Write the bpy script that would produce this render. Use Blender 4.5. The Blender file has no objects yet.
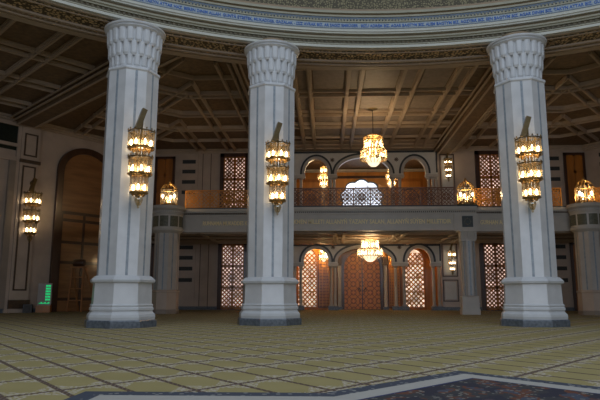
import bpy, bmesh, math, random
from mathutils import Vector, Matrix
random.seed(7)
sc = bpy.context.scene
COL = sc.collection
PI = math.pi
R = math.radians

# ------------------------------------------------------------------ camera
cd = bpy.data.cameras.new('camera'); cam = bpy.data.objects.new('camera', cd); COL.objects.link(cam)
cd.sensor_width = 36.0; cd.lens = 34.2; cd.clip_end = 400
_p, _y, _r = 0.16430, 0.04704, 0.00149
_F = Vector((-math.sin(_y)*math.cos(_p), math.cos(_y)*math.cos(_p), math.sin(_p)))
_R = Vector((math.cos(_y), math.sin(_y), 0)); _U = _R.cross(_F)
_R2 = _R*math.cos(_r) + _U*math.sin(_r); _U2 = _U*math.cos(_r) - _R*math.sin(_r)
m = Matrix((_R2, _U2, -_F)).transposed().to_4x4(); m.translation = Vector((-3.78, 0, 1.6))
cam.matrix_world = m
sc.camera = cam

# ------------------------------------------------------------------ world, daylight, exposure
sc.view_settings.view_transform = 'Standard'; sc.view_settings.look = 'None'
sc.view_settings.gamma = 1.0; sc.view_settings.exposure = 0.0; sc.view_settings.use_curve_mapping = False
w = bpy.data.worlds.new('world'); sc.world = w; w.use_nodes = True
bg = w.node_tree.nodes['Background']; bg.inputs[0].default_value = (0.80, 0.80, 0.86, 1); bg.inputs[1].default_value = 0.19
try:
    sc.cycles.max_bounces = 6; sc.cycles.transparent_max_bounces = 12; sc.cycles.sample_clamp_indirect = 3.0
    sc.cycles.use_denoising = True; sc.cycles.caustics_reflective = False; sc.cycles.caustics_refractive = False
except Exception: pass

def area(name, loc, rot, size, power, color, sy=None):
    l = bpy.data.lights.new(name, 'AREA'); l.energy = power; l.color = color
    l.shape = 'RECTANGLE' if sy else 'DISK'; l.size = size
    if sy: l.size_y = sy
    o = bpy.data.objects.new(name, l); COL.objects.link(o); o.location = loc; o.rotation_euler = rot
    return o
# daylight falling through the windows round the dome drum, and through the windows of the wall behind the camera
area('dome_daylight', (0, 4.7, 30), (0, 0, 0), 40, 5600, (0.68, 0.82, 1.0))
area('rear_window_daylight', (0, -32, 9), (R(90), 0, 0), 60, 5800, (0.74, 0.84, 1.0), 13)

# ------------------------------------------------------------------ materials
MATS = {}
def nodes_of(name):
    m = bpy.data.materials.new(name); m.use_nodes = True
    nt = m.node_tree; b = nt.nodes['Principled BSDF']; MATS[name] = m
    return m, nt, b
def pbr(name, c, rough=.5, metal=0, var=0.0, scale=3.0, c2=None, coat=0, bump=0, stretch=(1,1,1), bscale=None, spec=None):
    m, nt, b = nodes_of(name)
    b.inputs['Roughness'].default_value = rough; b.inputs['Metallic'].default_value = metal
    if spec is not None: b.inputs['Specular IOR Level'].default_value = spec
    if coat: b.inputs['Coat Weight'].default_value = coat; b.inputs['Coat Roughness'].default_value = .08
    tc = nt.nodes.new('ShaderNodeTexCoord'); mp = nt.nodes.new('ShaderNodeMapping'); mp.inputs['Scale'].default_value = stretch
    nt.links.new(tc.outputs['Object'], mp.inputs[0])
    n = nt.nodes.new('ShaderNodeTexNoise'); n.inputs['Scale'].default_value = scale; n.inputs['Detail'].default_value = 5
    nt.links.new(mp.outputs[0], n.inputs['Vector'])
    r = nt.nodes.new('ShaderNodeValToRGB')
    c2 = c2 or tuple(x*(1-var) for x in c)
    r.color_ramp.elements[0].position = .35; r.color_ramp.elements[1].position = .65
    r.color_ramp.elements[0].color = (*c2, 1); r.color_ramp.elements[1].color = (*c, 1)
    nt.links.new(n.outputs['Fac'], r.inputs[0]); nt.links.new(r.outputs[0], b.inputs['Base Color'])
    if bump:
        n2 = nt.nodes.new('ShaderNodeTexNoise'); n2.inputs['Scale'].default_value = bscale or scale*4
        nt.links.new(tc.outputs['Object'], n2.inputs['Vector'])
        bp = nt.nodes.new('ShaderNodeBump'); bp.inputs['Strength'].default_value = bump
        nt.links.new(n2.outputs['Fac'], bp.inputs['Height']); nt.links.new(bp.outputs[0], b.inputs['Normal'])
    return m
def emis(name, c, s, base=(.8,.8,.8)):
    m, nt, b = nodes_of(name)
    b.inputs['Base Color'].default_value = (*base, 1)
    b.inputs['Emission Color'].default_value = (*c, 1); b.inputs['Emission Strength'].default_value = s
    return m

pbr('marble', (.68,.68,.68), .22, var=.12, scale=1.2, coat=.3)
pbr('marble_cap', (.66,.67,.68), .45, var=.08, scale=2)
pbr('inlay', (.34,.385,.43), .25, var=.25, scale=4)
pbr('slate', (.15,.175,.205), .3, var=.45, scale=7)
pbr('wall_marble', (.56,.44,.35), .25, var=.14, scale=.7)
pbr('wall_marble_dark', (.32,.26,.21), .3, var=.14, scale=.7)
pbr('balcony_stone', (.58,.54,.49), .45, var=.08, scale=1.5)
pbr('dark_trim', (.035,.04,.045), .35, var=.3, scale=5)
pbr('brown_trim', (.10,.06,.035), .4, var=.3, scale=5)
pbr('white_stone', (.62,.60,.56), .35, var=.08, scale=2)
pbr('ceiling_paint', (.30,.225,.15), .6, var=.18, scale=2.5)
pbr('ceiling_rib', (.48,.375,.28), .55, var=.10, scale=2)
pbr('coffer', (.215,.138,.075), .6, var=.35, scale=3.0)
pbr('coffer_grey', (.29,.235,.195), .6, var=.2, scale=3.0)
pbr('ring_pale', (.36,.335,.235), .45, var=.08, scale=2)
pbr('ring_bright', (.54,.53,.45), .4, var=.06, scale=2)
pbr('ring_blue', (.13,.17,.22), .5, var=.2, scale=3)
pbr('ring_band', (.38,.44,.47), .5, var=.08, scale=2)
pbr('ring_letter', (.03,.12,.42), .5)
pbr('ring_brown', (.34,.24,.14), .55, var=.2, scale=3)
pbr('ring_gold', (.13,.10,.045), .5, var=.4, scale=4)
pbr('gold', (.50,.31,.11), .32, metal=.9, var=.2, scale=8)
pbr('gold_dark', (.22,.16,.08), .35, metal=.9, var=.2, scale=8)
pbr('gold_letter', (.98,.84,.48), .5)
pbr('wood', (.50,.175,.022), .32, var=.35, scale=1.6, stretch=(1,1,.15), coat=.25)
pbr('wood_pale', (.66,.27,.04), .35, var=.3, scale=1.6, stretch=(1,1,.15), coat=.2)
pbr('wood_dark', (.075,.03,.014), .3, var=.3, scale=1.6, stretch=(1,1,.2), coat=.25)
pbr('wood_door', (.36,.16,.055), .3, var=.35, scale=1.2, stretch=(.3,.3,2.2), coat=.3)
pbr('copper_rail', (.20,.095,.055), .4, metal=.2, var=.2, scale=5)
pbr('ladder_wood', (.42,.17,.05), .5, var=.3, scale=4, stretch=(1,1,.2))
pbr('black_plastic', (.012,.012,.014), .45)
pbr('vent_dark', (.03,.034,.03), .5)
pbr('green_panel', (.012,.022,.016), .3, var=.4, scale=3)
pbr('drum_panel', (.16,.155,.10), .45, var=.4, scale=9)
pbr('iron', (.05,.045,.04), .5, metal=.5)
emis('bulb', (1.0,.84,.58), 12)
emis('bulb_soft', (1.0,.78,.46), 4.5)
emis('led', (.0,.85,.25), .8, (.02,.1,.03))
# glass lit from inside
def glass(name, c, tr=.55, gl=.35):
    m, nt, b = nodes_of(name); nt.nodes.remove(b); out = nt.nodes['Material Output']
    t = nt.nodes.new('ShaderNodeBsdfTransparent'); t.inputs[0].default_value = (1,.93,.8,1)
    d = nt.nodes.new('ShaderNodeBsdfTranslucent'); d.inputs[0].default_value = (*c,1)
    g = nt.nodes.new('ShaderNodeBsdfGlossy'); g.inputs['Roughness'].default_value = .12
    g.inputs[0].default_value = (.9,.85,.75,1)
    n = nt.nodes.new('ShaderNodeTexNoise'); n.inputs['Scale'].default_value = 9
    m1 = nt.nodes.new('ShaderNodeMixShader'); m1.inputs[0].default_value = gl
    nt.links.new(d.outputs[0], m1.inputs[1]); nt.links.new(g.outputs[0], m1.inputs[2])
    m2 = nt.nodes.new('ShaderNodeMixShader')
    mr = nt.nodes.new('ShaderNodeMapRange'); mr.inputs[3].default_value = tr+.15; mr.inputs[4].default_value = tr-.25
    mr.inputs[1].default_value=.3; mr.inputs[2].default_value=.7
    nt.links.new(n.outputs['Fac'], mr.inputs[0])
    inv = nt.nodes.new('ShaderNodeMath'); inv.operation='SUBTRACT'; inv.inputs[0].default_value=1
    nt.links.new(mr.outputs[0], inv.inputs[1]); nt.links.new(inv.outputs[0], m2.inputs[0])
    nt.links.new(t.outputs[0], m2.inputs[1]); nt.links.new(m1.outputs[0], m2.inputs[2]); nt.links.new(m2.outputs[0], out.inputs[0])
    return m
glass('crystal', (1.0,.80,.48), .66, .86)
glass('clear_glass', (.95,.9,.75), .82, .8)
# daylit window glass
def pane_mat(name, c, s, sc_=1.2):
    m, nt, b = nodes_of(name)
    b.inputs['Roughness'].default_value = .2; b.inputs['Base Color'].default_value = (.5,.5,.5,1)
    tc = nt.nodes.new('ShaderNodeTexCoord'); n = nt.nodes.new('ShaderNodeTexNoise'); n.inputs['Scale'].default_value = sc_
    nt.links.new(tc.outputs['Object'], n.inputs['Vector'])
    mr = nt.nodes.new('ShaderNodeMapRange'); mr.inputs[1].default_value=.35; mr.inputs[2].default_value=.65
    mr.inputs[3].default_value = s*.35; mr.inputs[4].default_value = s*1.5
    nt.links.new(n.outputs['Fac'], mr.inputs[0]); nt.links.new(mr.outputs[0], b.inputs['Emission Strength'])
    b.inputs['Emission Color'].default_value = (*c,1)
    return m
pane_mat('pane_day', (1.0,.68,.54), .85)
pane_mat('pane_warm', (1.0,.72,.50), 1.0)
pane_mat('pane_amber', (1.0,.42,.10), .09)
pane_mat('pane_bright', (.80,.86,1.0), 1.7, .5)

# --- patterned materials: small node maths helper
class NM:
    def __init__(s, nt): s.nt = nt
    def m(s, op, a, b=None, c=None):
        n = s.nt.nodes.new('ShaderNodeMath'); n.operation = op
        for i, v in enumerate((a, b, c)):
            if v is None: continue
            if isinstance(v, (int, float)): n.inputs[i].default_value = v
            else: s.nt.links.new(v, n.inputs[i])
        return n.outputs[0]
    def mix(s, f, a, b):
        n = s.nt.nodes.new('ShaderNodeMix'); n.data_type = 'RGBA'
        if isinstance(f, (int, float)): n.inputs[0].default_value = f
        else: s.nt.links.new(f, n.inputs[0])
        for i, v in ((6, a), (7, b)):
            if isinstance(v, tuple): n.inputs[i].default_value = (*v, 1)
            else: s.nt.links.new(v, n.inputs[i])
        return n.outputs[2]
def carpet():
    m, nt, b = nodes_of('carpet'); q = NM(nt)
    tc = nt.nodes.new('ShaderNodeTexCoord'); sp = nt.nodes.new('ShaderNodeSeparateXYZ'); nt.links.new(tc.outputs['Object'], sp.inputs[0])
    # cell vectors a=(1.05,-1.45) b=(.52,.72); (x,y)=u*a+v*b
    a, bb = (1.08,-1.295), (.60,.717)
    det = a[0]*bb[1]-a[1]*bb[0]
    x0 = q.m('SUBTRACT', sp.outputs[0], -9.37); y0 = q.m('SUBTRACT', sp.outputs[1], 11.11)
    u = q.m('ADD', q.m('MULTIPLY', x0, bb[1]/det), q.m('MULTIPLY', y0, -bb[0]/det))
    v = q.m('ADD', q.m('MULTIPLY', x0, -a[1]/det), q.m('MULTIPLY', y0, a[0]/det))
    du = q.m('PINGPONG', u, .5); dv = q.m('PINGPONG', v, .5)      # distance to nearest integer line
    n = nt.nodes.new('ShaderNodeTexNoise'); n.inputs['Scale'].default_value = 14; n.inputs['Detail'].default_value = 3
    nt.links.new(tc.outputs['Object'], n.inputs['Vector'])
    n2 = nt.nodes.new('ShaderNodeTexNoise'); n2.inputs['Scale'].default_value = 1.1
    nt.links.new(tc.outputs['Object'], n2.inputs['Vector'])
    jit = q.m('MULTIPLY', q.m('SUBTRACT', n.outputs['Fac'], .5), .05)
    l1 = q.m('LESS_THAN', q.m('ADD', du, jit), .036)
    l2 = q.m('LESS_THAN', q.m('ADD', dv, jit), .058)
    ln = q.m('MAXIMUM', l1, l2)
    # pale flowered corners near the crossings and along the broad line
    w1 = q.m('MAXIMUM', q.m('LESS_THAN', q.m('ADD', du, q.m('MULTIPLY', dv, .6)), .36), q.m('LESS_THAN', du, .11))
    w2 = q.m('GREATER_THAN', n.outputs['Fac'], .50)
    wht = q.m('MULTIPLY', w1, w2)
    base = q.mix(n2.outputs['Fac'], (.30,.250,.110), (.38,.315,.145))
    c = q.mix(q.m('MULTIPLY', wht, .9), base, (.50,.44,.36))
    dash = q.m('GREATER_THAN', q.m('FRACT', q.m('MULTIPLY', q.m('ADD', u, v), 9)), .30)
    c = q.mix(q.m('MULTIPLY', ln, q.m('ADD', q.m('MULTIPLY', dash, .22), .72)), c, (.105,.068,.058))
    nt.links.new(c, b.inputs['Base Color']); b.inputs['Roughness'].default_value = .95; b.inputs['Specular IOR Level'].default_value = .1
carpet()
def rug_mats():
    m, nt, b = nodes_of('rug_border'); q = NM(nt)
    tc = nt.nodes.new('ShaderNodeTexCoord'); n = nt.nodes.new('ShaderNodeTexVoronoi'); n.inputs['Scale'].default_value = 7
    nt.links.new(tc.outputs['Object'], n.inputs['Vector'])
    nt.links.new(q.mix(q.m('LESS_THAN', n.outputs['Distance'], .28), (.05,.06,.085), (.24,.24,.23)), b.inputs['Base Color'])
    b.inputs['Roughness'].default_value = .95
    pbr('rug_pale', (.42,.40,.36), .95, var=.06, scale=6)
    pbr('rug_blue', (.02,.03,.11), .95, var=.1, scale=6)
    m, nt, b = nodes_of('rug_field'); q = NM(nt)
    tc = nt.nodes.new('ShaderNodeTexCoord')
    v1 = nt.nodes.new('ShaderNodeTexVoronoi'); v1.inputs['Scale'].default_value = 2.6
    n1 = nt.nodes.new('ShaderNodeTexNoise'); n1.inputs['Scale'].default_value = 2.2; n1.inputs['Detail'].default_value = 6
    v2 = nt.nodes.new('ShaderNodeTexVoronoi'); v2.inputs['Scale'].default_value = 8
    for t in (v1, n1, v2): nt.links.new(tc.outputs['Object'], t.inputs['Vector'])
    c = q.mix(q.m('GREATER_THAN', n1.outputs['Fac'], .5), (.035,.035,.04), (.12,.04,.02))
    c = q.mix(q.m('GREATER_THAN', n1.outputs['Fac'], .58), c, (.05,.06,.09))
    c = q.mix(q.m('LESS_THAN', v2.outputs['Distance'], .26), c, (.22,.21,.18))
    c = q.mix(q.m('GREATER_THAN', v1.outputs['Distance'], .62), c, (.02,.02,.035))
    nt.links.new(c, b.inputs['Base Color']); b.inputs['Roughness'].default_value = .95
rug_mats()
def carved(name, c1, c2, scale, bump=.6):
    m, nt, b = nodes_of(name); q = NM(nt)
    tc = nt.nodes.new('ShaderNodeTexCoord'); v = nt.nodes.new('ShaderNodeTexVoronoi'); v.inputs['Scale'].default_value = scale
    v.inputs['Randomness'].default_value = .7
    nt.links.new(tc.outputs['Object'], v.inputs['Vector'])
    nt.links.new(q.mix(q.m('LESS_THAN', v.outputs['Distance'], .42), c1, c2), b.inputs['Base Color'])
    bp = nt.nodes.new('ShaderNodeBump'); bp.inputs['Strength'].default_value = bump; bp.invert = True
    nt.links.new(v.outputs['Distance'], bp.inputs['Height']); nt.links.new(bp.outputs[0], b.inputs['Normal'])
    b.inputs['Roughness'].default_value = .55
carved('carved_soffit', (.08,.055,.025), (.62,.45,.24), 5.5)
carved('carved_gold', (.065,.05,.018), (.25,.21,.10), 9)
def mosaic():                                   # star pattern of the carved portal door
    m, nt, b = nodes_of('door_carving'); q = NM(nt)
    tc = nt.nodes.new('ShaderNodeTexCoord'); sp = nt.nodes.new('ShaderNodeSeparateXYZ'); nt.links.new(tc.outputs['Object'], sp.inputs[0])
    def tri(a, k): return q.m('PINGPONG', q.m('MULTIPLY', a, k), .5)
    x, z = sp.outputs[0], sp.outputs[2]
    px, pz = tri(x, 1.1), tri(z, 1.1)
    d = q.m('SQRT', q.m('ADD', q.m('MULTIPLY', px, px), q.m('MULTIPLY', pz, pz)))
    ring = q.m('LESS_THAN', q.m('ABSOLUTE', q.m('SUBTRACT', d, .30)), .045)
    diag = q.m('LESS_THAN', q.m('ABSOLUTE', q.m('SUBTRACT', px, pz)), .05)
    core = q.m('LESS_THAN', d, .13)
    c = q.mix(q.m('MAXIMUM', ring, diag), (.66,.24,.03), (.22,.06,.010))
    c = q.mix(core, c, (.75,.27,.05))
    nt.links.new(c, b.inputs['Base Color']); b.inputs['Roughness'].default_value = .35
mosaic()

# ------------------------------------------------------------------ mesh helpers
class MB:
    def __init__(s): s.v = []; s.f = []
    def add(s, vs, fs):
        o = len(s.v); s.v += [tuple(v) for v in vs]; s.f += [tuple(i+o for i in f) for f in fs]; return s
    def box(s, x0, x1, y0, y1, z0, z1):
        vs = [(x,y,z) for z in (z0,z1) for y in (y0,y1) for x in (x0,x1)]
        return s.add(vs, [(0,2,3,1),(4,5,7,6),(0,1,5,4),(2,6,7,3),(0,4,6,2),(1,3,7,5)])
    def bar(s, a, b, w, d=None, up=(0,0,1)):
        d = d or w; a = Vector(a); b = Vector(b); t = (b-a).normalized(); u = Vector(up)
        if abs(t.dot(u)) > .98: u = Vector((0,1,0))
        r = t.cross(u).normalized(); u = r.cross(t)
        vs = [p + r*(i*w/2) + u*(j*d/2) for p in (a, b) for (i, j) in ((-1,-1),(1,-1),(1,1),(-1,1))]
        return s.add(vs, [(0,3,2,1),(4,5,6,7),(0,1,5,4),(1,2,6,5),(2,3,7,6),(3,0,4,7)])
    def lathe(s, prof, c=(0,0), n=24, rot=0, caps=True, z=0, sq=None):
        o = []
        for (r, h) in prof:
            for i in range(n):
                a = rot + 2*PI*i/n; o.append((c[0]+r*math.cos(a), c[1]+r*math.sin(a), z+h))
        fs = []
        for j in range(len(prof)-1):
            for i in range(n):
                k = (i+1) % n; fs.append((j*n+i, j*n+k, (j+1)*n+k, (j+1)*n+i))
        if caps:
            fs.append(tuple(range(n-1,-1,-1))); L = (len(prof)-1)*n; fs.append(tuple(L+i for i in range(n)))
        return s.add(o, fs)
    def tube(s, pts, r, n=8):
        for a, b in zip(pts[:-1], pts[1:]):
            a = Vector(a); b = Vector(b); t = (b-a).normalized(); u = Vector((0,0,1))
            if abs(t.dot(u)) > .98: u = Vector((0,1,0))
            p = t.cross(u).normalized(); q = p.cross(t)
            vs = [c + (p*math.cos(2*PI*i/n) + q*math.sin(2*PI*i/n))*r for c in (a, b) for i in range(n)]
            s.add(vs, [(i, (i+1)%n, n+(i+1)%n, n+i) for i in range(n)] + [tuple(range(n-1,-1,-1)), tuple(range(n,2*n))])
        return s
    def torus(s, R_, r, c, n=24, k=6, axis='z'):
        vs = []; fs = []
        for i in range(n):
            a = 2*PI*i/n
            for j in range(k):
                b = 2*PI*j/k; rr = R_ + r*math.cos(b); h = r*math.sin(b)
                if axis == 'z': vs.append((c[0]+rr*math.cos(a), c[1]+rr*math.sin(a), c[2]+h))
                else: vs.append((c[0]+rr*math.cos(a), c[1]+h, c[2]+rr*math.sin(a)))
        for i in range(n):
            for j in range(k):
                fs.append((i*k+j, ((i+1)%n)*k+j, ((i+1)%n)*k+(j+1)%k, i*k+(j+1)%k))
        return s.add(vs, fs)
    def sweep(s, pts, w, d, closed=False):
        """rectangle section w (in the xz plane, outward) by d (along y) along an xz path pts [(x,y,z)]"""
        n = len(pts); ring = []
        for i in range(n):
            a = Vector(pts[i-1] if (i > 0 or closed) else pts[i]); b = Vector(pts[(i+1) % n] if (i < n-1 or closed) else pts[i])
            t = (b-a).normalized(); nrm = Vector((-t.z, 0, t.x)); p = Vector(pts[i])
            ring.append([p - Vector((0,d/2,0)), p + nrm*w - Vector((0,d/2,0)), p + nrm*w + Vector((0,d/2,0)), p + Vector((0,d/2,0))])
        vs = [q for r_ in ring for q in r_]; fs = []
        for i in range(n if closed else n-1):
            j = (i+1) % n
            for k in range(4): fs.append((i*4+k, i*4+(k+1)%4, j*4+(k+1)%4, j*4+k))
        if not closed: fs += [(3,2,1,0), tuple((n-1)*4+k for k in range(4))]
        return s.add(vs, fs)
    def arc_band(s, c, r0, r1, z0, z1, n=180, a0=0, a1=2*PI):
        """solid ring r0..r1, z0..z1"""
        full = abs(a1-a0-2*PI) < 1e-6; N = n if full else n+1; vs = []
        for i in range(N):
            a = a0 + (a1-a0)*i/n
            for (r, z) in ((r0,z0),(r1,z0),(r1,z1),(r0,z1)): vs.append((c[0]+r*math.cos(a), c[1]+r*math.sin(a), z))
        fs = []
        for i in range(n):
            j = (i+1) % N
            for k in range(4): fs.append((i*4+k, i*4+(k+1)%4, j*4+(k+1)%4, j*4+k))
        if not full: fs += [(0,1,2,3), tuple(n*4+k for k in (3,2,1,0))]
        return s.add(vs, fs)
    def build(s, name, mat, parent=None, smooth=False, loc=None, xf=None):
        me = bpy.data.meshes.new(name)
        vs = [xf @ Vector(v) for v in s.v] if xf is not None else s.v
        me.from_pydata(vs, [], s.f); me.validate()
        bm = bmesh.new(); bm.from_mesh(me); bmesh.ops.recalc_face_normals(bm, faces=bm.faces); bm.to_mesh(me); bm.free()
        me.materials.append(MATS[mat])
        if smooth:
            for p in me.polygons: p.use_smooth = True
        o = bpy.data.objects.new(name, me); COL.objects.link(o)
        if parent: o.parent = parent
        if loc: o.location = loc
        return o
def smooth_by_angle(o, ang=R(35)):
    me = o.data
    for p in me.polygons: p.use_smooth = True
    try: me.set_sharp_from_angle(angle=ang)
    except Exception: pass
    return o
def empty(name, loc=(0,0,0), rz=0, label=None, cat=None, group=None):
    o = bpy.data.objects.new(name, None); COL.objects.link(o); o.location = loc; o.rotation_euler = (0,0,rz)
    o.empty_display_size = .3
    if label: tag(o, label, cat, group)
    return o
def tag(o, label, cat, group=None):
    o['label'] = label; o['category'] = cat
    if group: o['group'] = group
    return o
def struct(o): o['kind'] = 'structure'; return o
def shape2d(name, outer, holes, y0, y1, mat, parent=None, loc=None):
    """flat plate in the xz plane with holes, thickness from y0 to y1"""
    cu = bpy.data.curves.new(name, 'CURVE'); cu.dimensions = '2D'; cu.fill_mode = 'BOTH'; cu.extrude = (y1-y0)/2
    for pts in [outer] + holes:
        s = cu.splines.new('POLY'); s.points.add(len(pts)-1); s.use_cyclic_u = True
        for i, (x, z) in enumerate(pts): s.points[i].co = (x, z, 0, 1)
    t = bpy.data.objects.new(name+'_tmp', cu); COL.objects.link(t)
    dg = bpy.context.evaluated_depsgraph_get(); me = bpy.data.meshes.new_from_object(t.evaluated_get(dg))
    bpy.data.objects.remove(t)
    me.transform(Matrix(((1,0,0,0),(0,0,-1,(y0+y1)/2),(0,1,0,0),(0,0,0,1))))
    me.name = name; me.materials.clear(); me.materials.append(MATS[mat])
    o = bpy.data.objects.new(name, me); COL.objects.link(o)
    if parent: o.parent = parent
    if loc: o.location = loc
    return o
def text_mesh(body, size, ext=.02):
    cu = bpy.data.curves.new('lettering', 'FONT'); cu.body = body; cu.size = size; cu.extrude = ext; cu.resolution_u = 2; cu.offset = .022*size
    t = bpy.data.objects.new('lettering_tmp', cu); COL.objects.link(t)
    dg = bpy.context.evaluated_depsgraph_get(); me = bpy.data.meshes.new_from_object(t.evaluated_get(dg))
    bpy.data.objects.remove(t); return me
def link(name, me, mat, parent=None):
    me.materials.clear(); me.materials.append(MATS[mat]); me.name = name
    o = bpy.data.objects.new(name, me); COL.objects.link(o)
    if parent: o.parent = parent
    return o
def pt_light(name, parent, loc, power, color=(1,.72,.40), r=.15):
    l = bpy.data.lights.new(name, 'POINT'); l.energy = power; l.color = color; l.shadow_soft_size = r
    o = bpy.data.objects.new(name, l); COL.objects.link(o); o.parent = parent; o.location = loc; return o
def dup_into(src, parent, loc=(0,0,0), rz=0):
    c = src.copy(); COL.objects.link(c); c.parent = parent; c.location = loc; c.rotation_euler = (0,0,rz)
    for g in src.children:
        d = g.copy(); COL.objects.link(d); d.parent = c
    return c

# ================================================================== THE SETTING
YC = 4.7                                   # centre of the dome ring
HC = 17.28                                  # gallery ceiling
YW = 60.54                                   # front wall
struct(MB().box(-60, 60, -34, 90, -.3, 0).build('floor', 'carpet'))

# --- gallery ceiling: a wide flat annulus outside the dome ring
struct(MB().arc_band((0,YC), 30.0, 80, HC, HC+.4, 96).build('ceiling', 'coffer'))
ceil = bpy.data.objects['ceiling']

# --- walls
P0L, DL = Vector((-23.6, YW, 0)), Vector((-.539, -.842, 0))
def lwall_xf(side=-1):
    """local frame of the slanting walls: local x runs from the corner towards the camera, y points into the hall"""
    if side < 0: d = Vector((-.586,-.810,0)); n = Vector((.810,-.586,0)); p = Vector((-22.8,YW,0))
    else: d = Vector((.586,-.810,0)); n = Vector((-.810,-.586,0)); p = Vector((23.7,YW,0))
    M = Matrix((d, n, Vector((0,0,1)))).transposed().to_4x4(); M.translation = p; return M
ML, MR = lwall_xf(-1), lwall_xf(1)
SX0, SX1 = -7.45, 8.15                       # the arcaded screen opening
f = MB()
f.box(-23.8, SX0, YW, YW+.6, 0, HC); f.box(SX1, 24.7, YW, YW+.6, 0, HC)
f.box(SX0, SX1, YW, YW+.6, 16.85, HC); f.box(SX0, SX1, YW, YW+.6, 6.9, 9.0)
struct(f.build('wall_front', 'wall_marble'))
struct(MB().box(-1, 34, -.6, 0, 0, HC).build('wall_left', 'wall_marble', xf=ML))
struct(MB().box(-1, 34, -.6, 0, 0, HC).build('wall_right', 'wall_marble', xf=MR))
# cornice under the ceiling
t = MB()
for z0, z1, d in ((16.86,17.02,.16),(17.02,17.14,.32),(17.14,17.28,.55)): t.box(-23.0, 23.8, YW-d, YW, z0, z1)
struct(t.build('trim_1', 'ceiling_rib'))
for i, M in enumerate((ML, MR)):
    t = MB()
    for z0, z1, d in ((16.72,16.9,.18),(16.9,17.08,.38),(17.08,17.28,.62)): t.box(0, 34, 0, d, z0, z1)
    struct(t.build('trim_%d' % (i+2), 'ceiling_rib', xf=M))
struct(MB().box(-22.8, SX0, YW-.08, YW, 0, .35).build('baseboard_front_left', 'slate'))
struct(MB().box(SX1, 23.7, YW-.08, YW, 0, .35).build('baseboard_front_right', 'slate'))
struct(MB().box(0, 34, 0, .08, 0, .35).build('baseboard_left', 'slate', xf=ML))
struct(MB().box(0, 34, 0, .08, 0, .35).build('baseboard_right', 'slate', xf=MR))
# flat pilaster strips with a dark joint, at both ends of the front wall
for i, (x0, x1) in enumerate(((-19.9,-17.8),(19.3,21.2))):
    b = MB().box(x0, x1, YW-.12, YW, .35, 6.9).box(x0, x1, YW-.12, YW, 9.0, 16.86)
    struct(b.build('trim_%d' % (i+4), 'wall_marble'))
for i, x in enumerate((-17.3, -16.4, 16.6, 17.5)):
    b = MB().box(x-.035, x+.035, YW-.02, YW, .35, 6.9).box(x-.035, x+.035, YW-.02, YW, 9.0, 16.86)
    struct(b.build('trim_%d' % (i+6), 'brown_trim'))

# --- coffered gallery ceiling ribs
def rib(mb, a, b, w, h, pad=1.9):
    a = Vector((a[0], a[1], HC-h/2)); b = Vector((b[0], b[1], HC-h/2))
    mb.bar(a, b, w*1.35, h); mb.bar(a - Vector((0,0,h/2)), b - Vector((0,0,h/2)), w*.7, .12); mb.bar(a + Vector((0,0,h/2-.05)), b + Vector((0,0,h/2-.05)), w*pad, .10)
r1 = MB()
for x in (-6.08,-5.0,-2.16,-1.19,1.78,2.94,5.54,6.52): rib(r1, (x,34.9), (x,YW-.6), .22, .26)
for y in (36.7,37.7,42.3,43.3,47.2,48.3,50.8,52.0,55.4): rib(r1, (-7.4,y), (7.7,y), .20, .18)
for y0, z in ((57.0,.10),(58.2,.2),(59.3,.3)): r1.box(-7.4, 7.7, y0, YW-.5, HC-z, HC-z+.1)
r1.build('coffer_ribs', 'ceiling_rib', ceil)
pn = MB()                                     # grey inset fields of the middle bay
for (xa,xb) in ((-6.35,-4.75),(-5.0,-2.16),(-2.4,-.95),(-1.19,1.78),(1.55,3.2),(2.94,5.54),(5.3,6.8)):
    for (ya,yb) in ((37.7,42.3),(43.3,47.2),(48.3,50.8),(52.0,55.4)):
        pn.box(xa+.3, xb-.3, ya+.3, yb-.3, HC-.06, HC+.05)
pn.build('coffer_fields', 'coffer_grey', ceil)
def mirror_pt(p, side):
    """mirror about the line through the turning point of the bays"""
    q0 = Vector((-13.43*(-side), 39.2)); d = Vector((-.336*(-side), .942)).normalized()
    v = Vector(p) - q0; return q0 + d*(2*v.dot(d)) - v
for side in (-1, 1):
    r2 = MB(); s = -side                       # s flips x for the right hand bay
    def seg(a, b, w=.16, h=.24):
        a = (a[0]*s, a[1]); b = (b[0]*s, b[1]); rib(r2, a, b, w, h, 1.7)
        rib(r2, tuple(mirror_pt(a, side)), tuple(mirror_pt(b, side)), w, h, 1.7)
    # straight half of the turning bay; the fold line runs from (-13.43,45.87) to (-17.9,60)
    fx = lambda y: -13.43 - (y-39.2)*.3567
    for y in (39.1,42.3,43.1,47.1,47.9,51.5,52.3,56.0): seg((fx(y), y), (-10.2, y))
    for x in (-10.4,-11.3): seg((x, 36.4), (x, YW-.6))
    for x in (-13.7,-14.5): seg((x, max(39.5, 39.2+(-13.43-x)/.3567)), (x, YW-.6))
    for x in (-17.0,-17.8): seg((x, 39.2+(-13.43-x)/.3567), (x, YW-.6))
    r2.build('coffer_ribs', 'ceiling_rib', ceil)
# bay beyond the left beam
r3 = MB()
dv = Vector((-.748,.663)); pv = Vector((-.663,-.748))
b0 = Vector((-18.9, 36.0)) + pv*1.9
for k in (0.9, 1.9, 4.6, 5.6, 8.2, 9.2):
    a = b0 + pv*k; rib(r3, a - dv*3, a + dv*26, .18, .26)
for k in (1.5, 2.6, 7.0, 8.1, 12.6, 13.7, 18.2):
    a = b0 + dv*k; rib(r3, a - pv*3.0, a + pv*14, .22, .2)
r3.build('coffer_ribs', 'ceiling_rib', ceil)
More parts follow.
